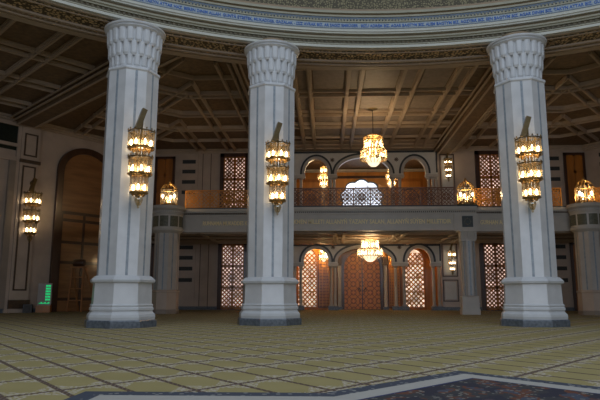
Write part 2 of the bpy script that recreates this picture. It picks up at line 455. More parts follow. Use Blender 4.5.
# right outermost bay, mirrored
r4 = MB(); dvr = Vector((.748,.663)); pvr = Vector((.663,-.748)); b1 = Vector((19.1,36.0)) + pvr*1.9
for k in (0.9, 1.9, 4.6, 5.6, 8.2): a = b1 + pvr*k; rib(r4, a - dvr*3, a + dvr*26, .24, .26)
for k in (1.5, 2.6, 7.0, 8.1, 12.6): a = b1 + dvr*k; rib(r4, a - pvr*3.0, a + pvr*14, .22, .2)
r4.build('coffer_ribs', 'ceiling_rib', ceil)
# deep main beams running from the ring to the walls
def beam(a, b, wd, name):
    a = Vector(a); b = Vector(b); mb = MB()
    for k, (w_, z0, z1) in enumerate(((wd+.9,16.95,17.3),(wd+.45,16.72,17.0),(wd,16.5,16.8))):
        mb.bar((a.x,a.y,(z0+z1)/2), (b.x,b.y,(z0+z1)/2), w_, z1-z0)
    o = struct(mb.build(name, 'coffer'))
    t = (b-a).normalized(); p = Vector((-t.y, t.x)); mb = MB()
    for e in (-1, 1):
        for off, zz in ((wd/2-.1,16.47),(wd/2+.3,16.70),(wd/2+.52,16.93)):
            q = p*off*e; mb.bar((a.x+q.x,a.y+q.y,zz), (b.x+q.x,b.y+q.y,zz), .14, .08)
    mb.build('beam_moulding', 'ceiling_rib', o)
beam((8.75,33.6), (8.85,YW-.5), 1.5, 'trim_10')
beam((-8.75,33.6), (-8.6,YW-.5), 1.5, 'trim_11')
beam((-13.6,33.2), (-30.6,48.1), 1.7, 'trim_12')
beam((13.8,33.2), (30.9,48.1), 1.7, 'trim_13')

# --- dome ring: bands of the cornice, lowest first (radius, bottom, top, material)
ZR = lambda z: 15.93 + (z-15.42)*1.06
RS = 3.9
ring = struct(MB().arc_band((0,YC), 27.35, 28.0, ZR(15.42), 25.0).build('trim_14', 'ring_pale'))
bands = [(23.20,23.7,15.42,15.56,'ring_bright'),(23.30,23.7,15.56,15.62,'ring_brown'),(23.26,23.7,15.62,15.68,'ring_pale'),
 (23.42,23.7,15.68,15.90,'ring_gold'),(23.32,23.7,15.90,16.00,'ring_pale'),(23.24,23.7,16.00,16.10,'ring_pale'),(23.36,23.7,16.10,16.20,'ring_brown'),
 (23.10,23.7,16.20,16.30,'ring_bright'),(23.04,23.7,16.30,16.42,'ring_bright'),(23.16,23.7,16.42,16.50,'ring_pale'),(23.26,23.7,16.50,16.60,'ring_blue'),
 (23.30,23.7,16.60,16.95,'ring_band'),(23.24,23.7,16.95,17.02,'ring_pale'),(23.30,23.7,17.02,17.16,'ring_pale'),(23.28,23.7,17.16,17.26,'ring_blue'),
 (23.24,23.7,17.26,17.36,'ring_pale'),(23.32,23.7,17.36,17.46,'ring_brown'),(23.18,23.7,17.46,17.60,'ring_pale'),(23.26,23.7,17.60,17.74,'ring_brown'),
 (23.34,23.7,17.74,19.6,'carved_gold'),(23.1,23.7,19.6,20.2,'ring_pale')]
by = {}
for r0_, r1_, z0, z1, mt in bands: by.setdefault(mt, MB()).arc_band((0,YC), r0_+RS, r1_+RS, ZR(z0), ZR(z1), 200)
for mt, mb in by.items(): mb.build('cornice_band', mt, ring)
def tooth_row(n, r_, z, w_, d_, h_, name, mat, parent):
    mb = MB()
    for i in range(n):
        a = 2*PI*i/n
        if math.sin(a) < .2: continue
        c, s = math.cos(a), math.sin(a); p = Vector((r_*c, YC+r_*s, z)); u = Vector((-s, c, 0))
        mb.bar(p - u*w_, p + u*w_, d_, h_)
    mb.build(name, mat, parent)
tooth_row(640, 23.38+RS, ZR(15.79), .06, .12, .13, 'dentils', 'ring_gold', ring)
tooth_row(900, 23.24+RS, ZR(17.09), .035, .08, .08, 'bead_row', 'ring_blue', ring)
# soffit between ring edge and gallery
SB = 15.95
sof = struct(MB().arc_band((0,YC), 27.35, 30.3, SB+.03, SB+.5, 200).build('trim_15', 'ring_brown'))
MB().arc_band((0,YC), 27.65, 29.0, SB-.03, SB+.1, 200).build('carved_band', 'carved_soffit', sof)
mm = MB()
for a_, b_, z_ in ((27.35,27.5,-.05),(27.75,27.85,-.07),(28.9,29.08,-.14),(29.4,29.55,-.16),(29.75,30.3,-.12)): mm.arc_band((0,YC), a_, b_, SB+z_, SB+.1, 200)
mm.build('soffit_moulding', 'ceiling_rib', sof)
tooth_row(680, 29.24, SB-.03, .06, .2, .12, 'dentils', 'ceiling_rib', sof)
struct(MB().arc_band((0,YC), 30.1, 30.4, SB, HC+.4, 200).build('trim_16', 'ceiling_paint'))
# ring inscription
body = 'LLANYŇ BAGTYNA AGANYŇ GALDYRAN. SIZIŇ DOGANLAR, ÝAKYN ATTAR HAZ. BEREN DINIM ALLAH. GUNÝÄ ETSEÝEK, MUKADDES, GAZALAK - IZIZ AVRAK BIZ. AR SAGIZ EMRÜGER . BIZU ADREM BIZ. AGAR BAGTYM BIZ. ALEM BAGTYM BIZ. AGZYBIR BIZ. SEN BAGTYM BIZ. AGAR DINIM BIZ. ÝAKYN ATTAR BIZ. GUNÝÄ DINIM BIZ. OGUZ ILLERI, ALEM BAGTY, BEREN'
me = text_mesh(body, .30, .015)
xs = [v.co.x for v in me.vertices]; L = max(xs); k = 1.0
RT = 23.30+RS; span = R(78) * RT
for v in me.vertices:
    x = v.co.x/L*span; z = v.co.y; e = v.co.z
    ph = -R(43) + x/RT; r_ = RT - .012 - e
    v.co = Vector((r_*math.sin(ph), YC + r_*math.cos(ph), ZR(16.675) + z*.85))
link('inscription', me, 'ring_letter', ring)

# ================================================================== MAIN COLUMNS
def octo(w): return w/2/math.cos(PI/8)       # circumradius of an octagon of flat width w
def big_column(x, y, face, label):
    """face: direction (angle from -y) that one facet looks to"""
    root = empty('marble_column', (x,y,0), face, label, 'column', 'great marble columns carrying the dome ring')
    rot = -PI/2 + PI/8
    def oc(prof, name, mat, n=8): return MB().lathe([(octo(w_), z_) for w_, z_ in prof], n=n, rot=rot).build(name, mat, root)
    oc([(3.22,0),(3.22,.30),(3.14,.36)], 'plinth', 'slate')
    oc([(3.04,.36),(3.08,.5),(3.04,.62),(2.86,.72),(2.80,.80),(2.90,.83),(2.90,.93),(2.82,.97),(2.82,1.02),(2.86,1.06),(2.80,1.12)], 'base_moulding', 'marble_cap')
    oc([(2.72,1.10),(2.66,2.16)], 'pedestal', 'marble')
    oc([(2.70,2.14),(2.92,2.20),(2.96,2.30),(2.74,2.42),(2.56,2.50)], 'pedestal_cornice', 'marble_cap')
    oc([(2.40,2.48),(2.46,12.62)], 'shaft', 'marble')
    st = MB()
    for i in range(8):                        # one grey inlay strip down the middle of each facet
        a = -PI/2 + i*PI/4; c, s = math.cos(a), math.sin(a); u = Vector((-s, c, 0))
        lo = Vector((c*1.2, s*1.2, 2.52)); hi = Vector((c*1.23, s*1.23, 12.6))
        for (off, w_) in ((0, .12),):
            vs = []
            for p in (lo, hi):
                for e in (-1, 1):
                    for q in (-.04, .006): vs.append(p + u*(off + e*w_/2) + Vector((c*q, s*q, 0)))
            st.add(vs, [(0,1,3,2),(4,6,7,5),(0,4,5,1),(2,3,7,6),(1,5,7,3),(0,2,6,4)])
    st.build('inlay_strips', 'inlay', root)
    oc([(2.46,12.60),(2.58,12.66),(2.58,12.74),(2.46,12.80)], 'collar', 'marble_cap')
    # capital: a flaring drum of three corbelled tiers of upright leaves, each tier oversailing the one below
    smooth_by_angle(MB().lathe([(1.12,12.8),(1.12,13.40),(1.20,13.42),(1.20,14.06),(1.28,14.08),(1.32,14.8)], n=48).build('capital_core', 'marble_cap', root))
    for tier, (z0, z1, r0_, nn) in enumerate(((12.80,13.42,1.20,20),(13.36,14.08,1.29,20),(14.02,14.74,1.385,20))):
        lf = MB()
        for i in range(nn):
            a = 2*PI*(i + .5*(tier%2))/nn; hw = PI/nn*.80; vs = []; fs = []
            rows = [(z0+.0,-.06,.78),(z0+.12,0,1.0),(z0+.4,.01,1.0),(z1,.03,1.0)]
            for (zz, dr, k_) in rows:
                for (rr, aa) in ((r0_-.12,-1),(r0_+dr-.05,-1),(r0_+dr+.012,-.6),(r0_+dr+.02,0),(r0_+dr+.012,.6),(r0_+dr-.05,1),(r0_-.12,1)):
                    an = a + aa*hw*k_; vs.append((rr*math.cos(an), rr*math.sin(an), zz))
            for j in range(3):
                for k_ in range(6): fs.append((j*7+k_, j*7+k_+1, (j+1)*7+k_+1, (j+1)*7+k_))
                fs.append((j*7+6, j*7, (j+1)*7, (j+1)*7+6))
            fs += [(6,5,4,3,2,1,0), tuple(21+k_ for k_ in range(7))]
            lf.add(vs, fs)
        lf.build('leaf_tier', 'marble_cap', root)
    smooth_by_angle(MB().lathe([(1.32,14.70),(1.44,14.74),(1.52,14.82),(1.46,14.88),(1.56,14.93),(1.58,15.0),(1.50,15.05)], n=56).build('abacus', 'marble_cap', root))
    smooth_by_angle(MB().lathe([(.85,15.04),(.85,15.44)], n=56).arc_band((0,0),1.62,1.78,15.19,15.32,40,R(15),R(165)).arc_band((0,0),1.98,2.16,15.20,15.32,40,R(12),R(168)).build('ceiling_collar', 'ring_brown', root))
    for ch in root.children:
        for v in ch.data.vertices:
            if v.co.z > 12.5: v.co.z = 13.3 + (v.co.z-12.8)*1.075
    root.scale = (1.03, 1.03, 1.0)
    return root
cols = [big_column(-14.15, 28.8, R(27), 'great octagonal white marble column, leftmost of the three, in front of the tall arched door'),
        big_column(-6.93, 31.5, R(13), 'great octagonal white marble column in the middle, standing just left of the arcaded portal'),
        big_column(7.12, 31.3, R(-13), 'great octagonal white marble column standing alone on the right')]

# ================================================================== LAMPS
def proto_cup(h=.78, r=.145, bulb='bulb'):
    """gilt cup holding an open crystal cylinder with a bulb, as one part with two sub-parts"""
    c = smooth_by_angle(MB().lathe([(.02,-.16),(.07,-.13),(.05,-.09),(r*.8,-.04),(r*1.1,0),(r*1.1,.07),(r*.95,.08)], n=12).build('candle_cup', 'gold'))
    g = MB()
    for i in range(10):
        a = 2*PI*i/10; g.tube([(r*math.cos(a), r*math.sin(a), .05), (r*math.cos(a), r*math.sin(a), h)], r*.15, 5)
    g.build('crystal_tube', 'crystal', c)
    k = MB().torus(r*1.08, .022, (0,0,h), 12, 5)
    k.build('gilt_rim', 'gold_dark', c)
    b = MB().lathe([(.01,0.05),(.035,.12),(.055,.22),(.045,.32),(.01,.40)], n=10)
    b.build('bulb', bulb, c, smooth=True)
    return c
def finish_proto(objs):
    for o in objs:
        for ch in list(o.children): bpy.data.objects.remove(ch)
        bpy.data.objects.remove(o)
CUP = proto_cup()
def sconce(x, y, z_bot, face, label, s=1.0, power=60, arm=1.0, group='tiered gilt wall lamps on columns and walls'):
    """root at the bottom finial; local -y points away from the wall"""
    root = empty('tiered_wall_lamp', (x,y,z_bot), face, label, 'lamp', group); root.scale = (s,s,s)
    stem_ = MB().tube([(0,0,.15),(0,0,4.0)], .045, 8)
    stem_.build('stem', 'gold_dark', root)
    smooth_by_angle(MB().lathe([(.01,0),(.06,.06),(.04,.1),(.12,.2),(.2,.42),(.17,.52),(.07,.58)], n=14).build('finial', 'crystal', root))
    MB().bar((0, arm*.95, 4.45), (0, .12, 4.68), .12, .2).bar((.10,.05,4.88),(-.22,-.02,3.85),.20,.24).tube([(0,0,4.0),(0.02,.05,4.7)], .05, 8).build('bracket_arm', 'gold_dark', root)
    for (zz, nn, rr) in ((2.88,7,.47),(1.62,6,.42),(.72,5,.27)):
        ringm = MB().torus(rr, .035, (0,0,zz), 28, 6).torus(rr*.55, .03, (0,0,zz-.05), 20, 5).torus(rr+.15, .03, (0,0,zz+.02), 28, 5)
        for i in range(nn):
            a = 2*PI*i/nn; ringm.tube([(0,0,zz-.1),(rr*math.cos(a), rr*math.sin(a), zz)], .025, 6)
        ringm.build('lamp_ring', 'gold', root)
        for i in range(nn):
            a = 2*PI*(i+.5)/nn
            dup_into(CUP, root, (rr*math.cos(a), rr*math.sin(a), zz+.03), a)
        cr = MB().torus(rr+.15, .03, (0,0,zz+.82), 28, 5)
        for i in range(nn*2):
            a = PI*i/nn; cr.lathe([(.0,0),(.05,.05),(.0,.13)], (( rr+.15)*math.cos(a), (rr+.15)*math.sin(a)), n=5, z=zz+.85, caps=False)
        cr.build('crown_ring', 'gold_dark', root)
        pt_light('lamp_light', root, (0,-.05,zz+.35), power/3, r=.3)
    # crystal cluster between the tiers
    for zz in (2.62, 1.40):
        g = MB()
        for i in range(8):
            a = 2*PI*i/8; g.tube([(.2*math.cos(a),.2*math.sin(a),zz-.25),(.24*math.cos(a),.24*math.sin(a),zz+.25)], .035, 6)
        g.build('crystal_cluster', 'crystal', root)
    return root
def on_facet(c, face, dist): return (c[0] + math.sin(face)*dist, c[1] - math.cos(face)*dist)
for (c, fc, lab) in (((-13.93,29.0), R(27), 'tall three-tiered gilt crystal lamp hung on the leftmost great column'),
                     ((-6.85,31.8), R(13), 'tall three-tiered gilt crystal lamp hung on the middle great column'),
                     ((7.18,31.3), R(-13), 'tall three-tiered gilt crystal lamp hung on the right-hand great column')):
    px, py = on_facet(c, fc, 2.12)
    sconce(px, py, 5.72, fc, lab, 1.04, 110, .80)
# smaller wall lamps
wl = ML @ Vector((13.55, .95, 0))
sconce(wl.x, wl.y, 6.0, math.atan2(.810, .586), 'dim tiered gilt lamp on the framed pilaster of the slanting left wall', 1.2, 18, .85)
sconce(9.15, YW-.75, 13.35, 0, 'small tiered gilt lamp on the upper framed panel above the balcony rail', .68, 14, .6)
sconce(9.15, YW-.75, 3.55, 0, 'small tiered gilt lamp on the lower framed panel under the balcony', .68, 22, .6)

def chandelier(x, y, z_top, label, tiers, rod_to, power, bowl=.6, group=None):
    """tiers: (radius, z_low, z_high, rods) measured down from z_top as negative numbers"""
    root = empty('crystal_chandelier', (x,y,z_top), 0, label, 'chandelier', group)
    if rod_to:
        MB().tube([(0,0,-.1),(0,0,rod_to)], .035, 8).build('hanging_rod', 'iron', root)
        smooth_by_angle(MB().lathe([(.1,-.16),(.34,-.12),(.5,-.04),(.52,0)], n=24, z=rod_to).build('ceiling_rose', 'gold_dark', root))
    fr = MB().tube([(0,0,-.05),(0,0,tiers[-1][1])], .04, 8)
    for (rr, zl, zh, n) in tiers:
        for z in (zl, zh): fr.torus(rr, .035, (0,0,z), 32, 6)
        for i in range(6):
            a = PI*i/3; fr.tube([(0,0,zh),(rr*math.cos(a),rr*math.sin(a),zh)], .02, 5)
    studs = MB(); cr = MB()
    for i in range(10):
        a = 2*PI*i/10; r0_ = tiers[0][0]; cr.bar((r0_*.95*math.cos(a), r0_*.95*math.sin(a), tiers[0][2]), (r0_*.3*math.cos(a), r0_*.3*math.sin(a), 0), .06, .03)
    cr.build('crown', 'gold', root)
    for (rr, zl, zh, n) in tiers:
        rod = MB().lathe([(.0,zl-.13),(.035,zl-.06),(.055,zl),(.055,zh),(.03,zh+.06)], n=6, caps=False).build('crystal_rod', 'crystal', root)
        rod.location = (rr,0,0)
        for i in range(1, n):
            a = 2*PI*i/n; c = rod.copy(); COL.objects.link(c); c.location = (rr*math.cos(a), rr*math.sin(a), 0)
        g = MB()
        for i in range(n):
            a = 2*PI*(i+.5)/n
            for z in (zl+.02, (zl+zh)/2): g.lathe([(0,-.05),(.05,0),(0,.05)], (1.03*rr*math.cos(a), 1.03*rr*math.sin(a)), n=5, z=z, caps=False)
        studs.add(g.v, g.f)
        nb = max(5, n//3)
        bl = MB().lathe([(.01,-.13),(.07,-.05),(.08,.05),(.04,.14),(.01,.17)], n=8).build('bulb', 'bulb_soft', root, smooth=True)
        bl.location = (rr*.72, 0, (zl+zh)/2)
        for i in range(1, nb):
            a = 2*PI*i/nb; c = bl.copy(); COL.objects.link(c); c.location = (rr*.72*math.cos(a), rr*.72*math.sin(a), (zl+zh)/2)
        pt_light('lamp_light', root, (0,0,(zl+zh)/2), power/len(tiers), r=rr*.6)
    fr.add(studs.v, studs.f).build('frame', 'gold', root)
    rr, zl = tiers[-1][0], tiers[-1][1]
    smooth_by_angle(MB().lathe([(.02,-bowl),(rr*.22,-bowl*.92),(rr*.42,-bowl*.6),(rr*.56,-bowl*.2),(rr*.6,0)], n=24, z=zl).build('bowl', 'bowl_glass', root))
    fb = MB()
    for i in range(16):
        a = 2*PI*i/16; fb.bar((rr*.98*math.cos(a), rr*.98*math.sin(a), zl), (rr*.5*math.cos(a), rr*.5*math.sin(a), zl-bowl*.55), .07, .04)
    fb.build('lower_fringe', 'crystal', root)
    return root
emis('bowl_glass', (1.0,.82,.55), 1.4)
chandelier(.2, 47.0, 15.05, 'large two-tiered crystal chandelier hanging on a long rod from the coffered ceiling above the balcony',
           [(.78,-1.35,-.3,20),(1.08,-2.25,-1.5,28)], HC-15.05, 750, .62)
chandelier(.25, 53.5, 6.80, 'two-tiered crystal chandelier fixed under the balcony in front of the carved double door',
           [(.80,-.95,-.15,20),(1.15,-1.65,-1.05,28)], 0, 650, .55)
VG = 'narrow chandeliers in the halls behind the arches'
chandelier(-4.1, 64.8, 16.4, 'narrow crystal chandelier behind the left arch of the upper arcade', [(.38,-.9,-.2,10),(.62,-1.7,-1.1,14),(.45,-2.4,-1.9,10)], HC-16.5, 420, .4, VG)
chandelier(3.7, 64.8, 16.4, 'narrow crystal chandelier behind the upper arcade, right of the big chandelier', [(.38,-.9,-.2,10),(.62,-1.7,-1.1,14),(.45,-2.4,-1.9,10)], HC-16.5, 420, .4, VG)
chandelier(-4.1, 62.0, 6.75, 'small crystal chandelier in the left arch of the lower arcade', [(.34,-.75,-.15,10),(.50,-1.3,-.9,12)], 0, 900, .35, VG)
chandelier(3.45, 62.0, 6.6, 'small crystal chandelier seen behind the central lower arch, right of the carved door', [(.32,-.65,-.15,10),(.42,-1.1,-.8,12)], 0, 900, .3, VG)

# ================================================================== BALCONY
YB = 48.36
bal = empty('balcony', (0, YB, 0), 0, 'long grey stone balcony with gilt lettering spanning the front wall', 'balcony')
def front(mb, x0, x1, yf):
    """moulded fascia; yf = local y of its face"""
    mb.box(x0, x1, yf, yf+.7, 6.95, 8.35)
    mb.box(x0, x1, yf-.06, yf+.1, 6.95, 7.12)
    mb.box(x0, x1, yf-.05, yf+.1, 8.02, 8.10)
    mb.box(x0, x1, yf-.10, yf+.1, 8.36, 8.48)
    mb.box(x0, x1, yf-.02, yf+.5, 8.34, 8.70)
    mb.box(x0, x1, yf-.22, yf+.5, 8.62, 8.72)
    mb.box(x0, x1, yf-.34, yf+.5, 8.72, 8.96)
f = MB()
front(f, -8.86, 8.86, 0); front(f, 8.86, 21.5, .75); front(f, -21.5, -8.86, .75)
MB().box(-8.95, 8.95, -.30, .5, 8.96, 9.06).box(8.95, 21.5, .45, 1.2, 8.96, 9.06).box(-21.5, -8.95, .45, 1.2, 8.96, 9.06).build('coping', 'dark_trim', bal)
MB().box(-21.5, 21.5, .6, 11.5, 8.5, 9.0).build('floor_slab', 'wall_marble_dark', bal)
so = MB().box(-21.5, 21.5, .7, 11.5, 6.98, 7.12)
so.build('soffit', 'coffer', bal)
sr = MB()
for y in (1.0, 2.2, 4.9, 5.6, 8.3, 9.5, 10.8): sr.box(-21.5, 21.5, y, y+.3, 6.84, 7.0)
for x in (-21,-15,-8.9,-7.6,-3,-2.2,2.4,3.2,7.6,8.9,15,21): sr.box(x-.15, x+.15, 1.0, 11.3, 6.86, 7.0)
sr.build('soffit_ribs', 'ceiling_rib', bal)
dn = MB()
def dentils(x0, x1, yf):
    x = x0
    while x < x1: dn.box(x, x+.09, yf-.13, yf, 8.50, 8.62); x += .17
dentils(-8.8, 8.8, -.02); dentils(9.0, 16.0, .73); dentils(-16.0, -9.0, .73)
f.v and f.add(dn.v, dn.f).build('fascia', 'balcony_stone', bal)
dk = MB().box(-8.8, 8.8, -.03, .1, 8.49, 8.63).box(8.9, 21.4, .72, .9, 8.49, 8.63).box(-21.4, -8.9, .72, .9, 8.49, 8.63)
dk.build('dentil_band', 'dark_trim', bal)
def lettering(body, x0, x1, yf, z, h):
    me = text_mesh(body, 1.0, .02); xs = [v.co.x for v in me.vertices]; a, b = min(xs), max(xs)
    for v in me.vertices:
        X, Z, E_ = v.co.x, v.co.y, v.co.z
        v.co = Vector((x0 + (X-a)/(b-a)*(x1-x0), yf - .02 - E_, z + Z*h/.73))
    link('inscription', me, 'gold_letter', bal)
lettering('TÜRKMEN MILLETI ALLANYŇ ÝAZANY SALAN, ALLANYŇ SÜÝEN MILLETIDIR', -7.4, 6.75, 0, 7.55, .38)
lettering('RUHNAMA MUKADDES KITAPDYR', -14.6, -9.3, .75, 7.55, .36)
lettering('GURHAN ALLANYŇ KITABYDYR', 9.35, 14.6, .75, 7.55, .36)
# projecting block with a dark square emblem, above the slim column
MB().box(6.95, 8.98, -.10, .2, 6.9, 8.36).build('corner_block', 'balcony_stone', bal)
MB().box(7.62, 8.52, -.14, 0, 7.22, 8.16).build('emblem_plate', 'green_panel', bal)
em = MB()
for k in range(2):
    a0 = k*PI/4
    for i in range(4):
        a = a0 + i*PI/2; b = a + PI/2
        em.bar((8.07+.3*math.cos(a), -.15, 7.69+.3*math.sin(a)), (8.07+.3*math.cos(b), -.15, 7.69+.3*math.sin(b)), .035, .03, (0,1,0))
em.build('emblem_star', 'drum_panel', bal)

def railing(x0, x1, y, z0, label, mat='copper_rail', group='bronze lattice railings of the balcony', rz=0):
    root = empty('balcony_railing', (0,0,0), 0, label, 'railing', group)
    h = 1.62; W = x1-x0
    MB().box(x0, x1, y-.06, y+.06, z0+h-.10, z0+h).build('top_rail', mat, root)
    MB().box(x0, x1, y-.04, y+.04, z0, z0+.10).build('bottom_rail', mat, root)
    n = max(1, round(W/1.45)); st = W/n
    post = None
    for i in range(n+1):
        x = x0 + i*st
        if post is None: post = MB().box(-.05,.05,-.05,.05,z0,z0+h-.05).build('post', mat, root, loc=(x,y,0))
        else: c = post.copy(); COL.objects.link(c); c.location = (x,y,0)
    pan = MB(); zc = z0+h*.5; half = st/2-.05
    for e in (-1, 1):
        for k in (-1.0, -.5, 0, .5, 1.0):
            xs_, ys_ = [], []
            a = Vector((k*half - e*.68, 0, zc-.68)); b = Vector((k*half + e*.68, 0, zc+.68))
            d_ = b-a; t0, t1 = 0., 1.
            for lo, hi in ((-half, half),):
                ta = (lo-a.x)/d_.x; tb = (hi-a.x)/d_.x
                t0 = max(t0, min(ta, tb)); t1 = min(t1, max(ta, tb))
            if t1 > t0: pan.bar(a+d_*t0, a+d_*t1, .065, .04, (0,1,0))
    pan.torus(.30, .045, (0,0,zc), 20, 5, 'y'); pan.torus(.17, .035, (0,0,zc), 16, 5, 'y')
    for zz in (z0+.22, z0+h-.24): pan.box(-half, half, -.015, .015, zz, zz+.035)
    k = max(6, round(st/.13))
    for i in range(1, k):
        x = -st/2 + st*i/k; pan.box(x-.014, x+.014, -.008, .008, z0+.1, z0+h-.1)
    p0 = pan.build('lattice_panel', mat, root, loc=(x0+st/2, y, 0))
    for i in range(1, n): c = p0.copy(); COL.objects.link(c); c.location = (x0+st/2+i*st, y, 0)
    return root
railing(-7.2, 7.15, YB+.05, 9.06, 'bronze lattice railing along the middle of the balcony, before the upper arches')
railing(-16.2, -8.95, YB+.8, 9.06, 'amber bronze railing of the balcony bay between the left and middle great columns', 'wood_pale')
railing(8.95, 16.3, YB+.8, 9.06, 'bronze railing of the balcony bay right of the square emblem block', 'wood_pale')
railing(18.6, 21.4, YB+.8, 9.06, 'short bronze railing at the far right end of the balcony, past the drum-topped pillar', 'wood_pale')

# drum-topped pillars
def drum_pillar(x, label):
    root = empty('drum_pillar', (x, YB-.1, 0), 0, label, 'pillar', 'round-capped pillars under the balcony ends')
    rot = -PI/2 + PI/8
    def oc(prof, name, mat): return MB().lathe([(octo(w_), z_) for w_, z_ in prof], n=8, rot=rot).build(name, mat, root)
    oc([(2.20,0),(2.20,.30),(2.12,.36)], 'plinth', 'wall_marble_dark')
    oc([(2.10,.36),(2.10,1.75),(2.2,1.8),(2.2,1.9),(2.0,1.98)], 'pedestal', 'wall_marble')
    oc([(1.94,1.98),(1.94,6.75)], 'shaft', 'marble_grey')
    st = MB()
    for i in range(8):
        a = -PI/2 + i*PI/4; c, s = math.cos(a), math.sin(a)
        st.add([Vector((c*(.97+q)-s*e*.06, s*(.97+q)+c*e*.06, z)) for z in (2.0,6.74) for e in (-1,1) for q in (-.03,.008)], [(0,1,3,2),(4,6,7,5),(0,4,5,1),(2,3,7,6),(1,5,7,3),(0,2,6,4)])
    st.build('inlay_strips', 'inlay', root)
    smooth_by_angle(MB().lathe([(1.0,6.7),(1.15,6.82),(1.30,6.95),(1.32,7.08),(1.24,7.14),(1.24,8.3),(1.30,8.36),(1.30,8.44),(1.24,8.48),(1.24,8.64),(1.36,8.70),(1.48,8.8),(1.48,9.0),(1.44,9.06)], n=48).build('drum', 'balcony_stone', root))
    for i in range(9):
        a0 = -PI/2 + 2*PI*(i-.5)/9 + .06; a1 = a0 + 2*PI/9 - .12
        MB().arc_band((0,0), 1.20, 1.265, 7.26, 8.16, 8, a0, a1).build('drum_inset', 'drum_panel', root)
    d = MB()
    for i in range(48):
        a = 2*PI*i/48; d.bar((1.24*math.cos(a),1.24*math.sin(a),8.56),(1.34*math.cos(a),1.34*math.sin(a),8.56),.09,.13)
    d.build('dentils', 'white_stone', root)
    return root
pbr('marble_grey', (.50,.46,.42), .3, var=.12, scale=1.5)
drum_pillar(-17.45, 'grey pillar with a panelled round drum top, just right of the leftmost great column')
drum_pillar(17.9, 'grey pillar with a panelled round drum top near the right edge of the hall')
# slim column under the emblem block
SLIM = True
root = empty('slim_column', (7.95, YB-.12, 0), 0, 'slim fluted grey column under the square emblem, right of the lower arcade', 'column')
MB().box(-.86,.86,-.5,.5,0,.42).box(-.80,.80,-.46,.46,.42,.85).box(-.84,.84,-.48,.48,.85,.95).box(-.78,.78,-.45,.45,.95,1.5).build('pedestal', 'balcony_stone', root)
MB().lathe([(octo(1.36),1.5),(octo(1.36),6.05)], n=8, rot=PI/8).build('shaft', 'marble_grey', root)
st = MB().box(-.09,.09,-.69,-.6,1.55,6.0).box(-.52,-.46,-.56,-.42,1.55,6.0).box(.46,.52,-.56,-.42,1.55,6.0)
st.build('inlay_strips', 'inlay', root)
cp = MB().box(-.72,.72,-.7,.42,6.0,6.1)
for i in range(7):
    x = -.66 + i*.22; cp.add([(x-.09,-.69,6.1),(x+.09,-.69,6.1),(x+.1,-.84,6.78),(x-.1,-.84,6.78),(x-.09,-.3,6.1),(x+.09,-.3,6.1),(x+.1,-.3,6.78),(x-.1,-.3,6.78)], [(0,1,2,3),(4,7,6,5),(0,3,7,4),(1,5,6,2),(3,2,6,7),(0,4,5,1)])
cp.box(-.70,.70,-.66,.42,6.1,6.8).box(-.92,.92,-.9,.5,6.78,6.9)
cp.build('capital', 'balcony_stone', root)

root.scale = (.86, .86, 1)
def lantern(x, y, z, label):
    root = empty('cage_lantern', (x,y,z), 0, label, 'lantern', 'glass cage lanterns standing on the balcony')
    n = 12; r_ = .74
    smooth_by_angle(MB().lathe([(.86,0),(.86,.08),(.78,.14)], n=24).build('base', 'gold_dark', root))
    fr = MB()
    for z_ in (.2, 1.5): fr.torus(r_, .035, (0,0,z_), 24, 6)
    for i in range(n):
        a = 2*PI*i/n; fr.tube([(r_*math.cos(a), r_*math.sin(a), .1),(r_*math.cos(a), r_*math.sin(a), 1.52)], .022, 5)
        fr.tube([(r_*math.cos(a), r_*math.sin(a), 1.5),(r_*.72*math.cos(a), r_*.72*math.sin(a), 1.85),(r_*.2*math.cos(a), r_*.2*math.sin(a), 2.1)], .03, 5)
    fr.build('cage', 'gold', root)
    smooth_by_angle(MB().lathe([(.16,2.08),(.2,2.14),(.08,2.2),(.1,2.28),(.02,2.42)], n=12).build('finial', 'gold', root))
    g = MB()
    for i in range(n):
        a = 2*PI*(i+.5)/n; p = Vector((math.cos(a), math.sin(a),0))*.7; u = Vector((-math.sin(a), math.cos(a), 0))*.13
        g.add([p-u+Vector((0,0,.22)), p+u+Vector((0,0,.22)), p+u+Vector((0,0,1.48)), p-u+Vector((0,0,1.48))], [(0,1,2,3)])
    g.build('glass_panels', 'clear_glass', root)
    bl = MB().lathe([(.01,0),(.07,.08),(.10,.2),(.06,.32),(.01,.38)], n=10).build('bulb', 'bulb', root, smooth=True); bl.location = (.50,-.2,.75)
    for p in ((-.50,-.2,.75),(0,.5,.75)): c = bl.copy(); COL.objects.link(c); c.location = p
    MB().tube([(0,0,.1),(0,0,1.2)], .05).tube([(-.5,-.2,.72),(0,0,.6),(.5,-.2,.72)], .025).tube([(0,0,.6),(0,.5,.72)], .025).build('candle_holder', 'gold', root)
    pt_light('lamp_light', root, (0,0,.8), 200, r=.25)
lantern(-17.45, YB-.1, 9.06, 'glass cage lantern on the drum-topped pillar beside the leftmost great column')
lantern(8.10, YB+.1, 9.06, 'glass cage lantern above the square emblem, right of the upper arcade')
lantern(17.9, YB-.1, 9.06, 'glass cage lantern on the drum-topped pillar at the right')

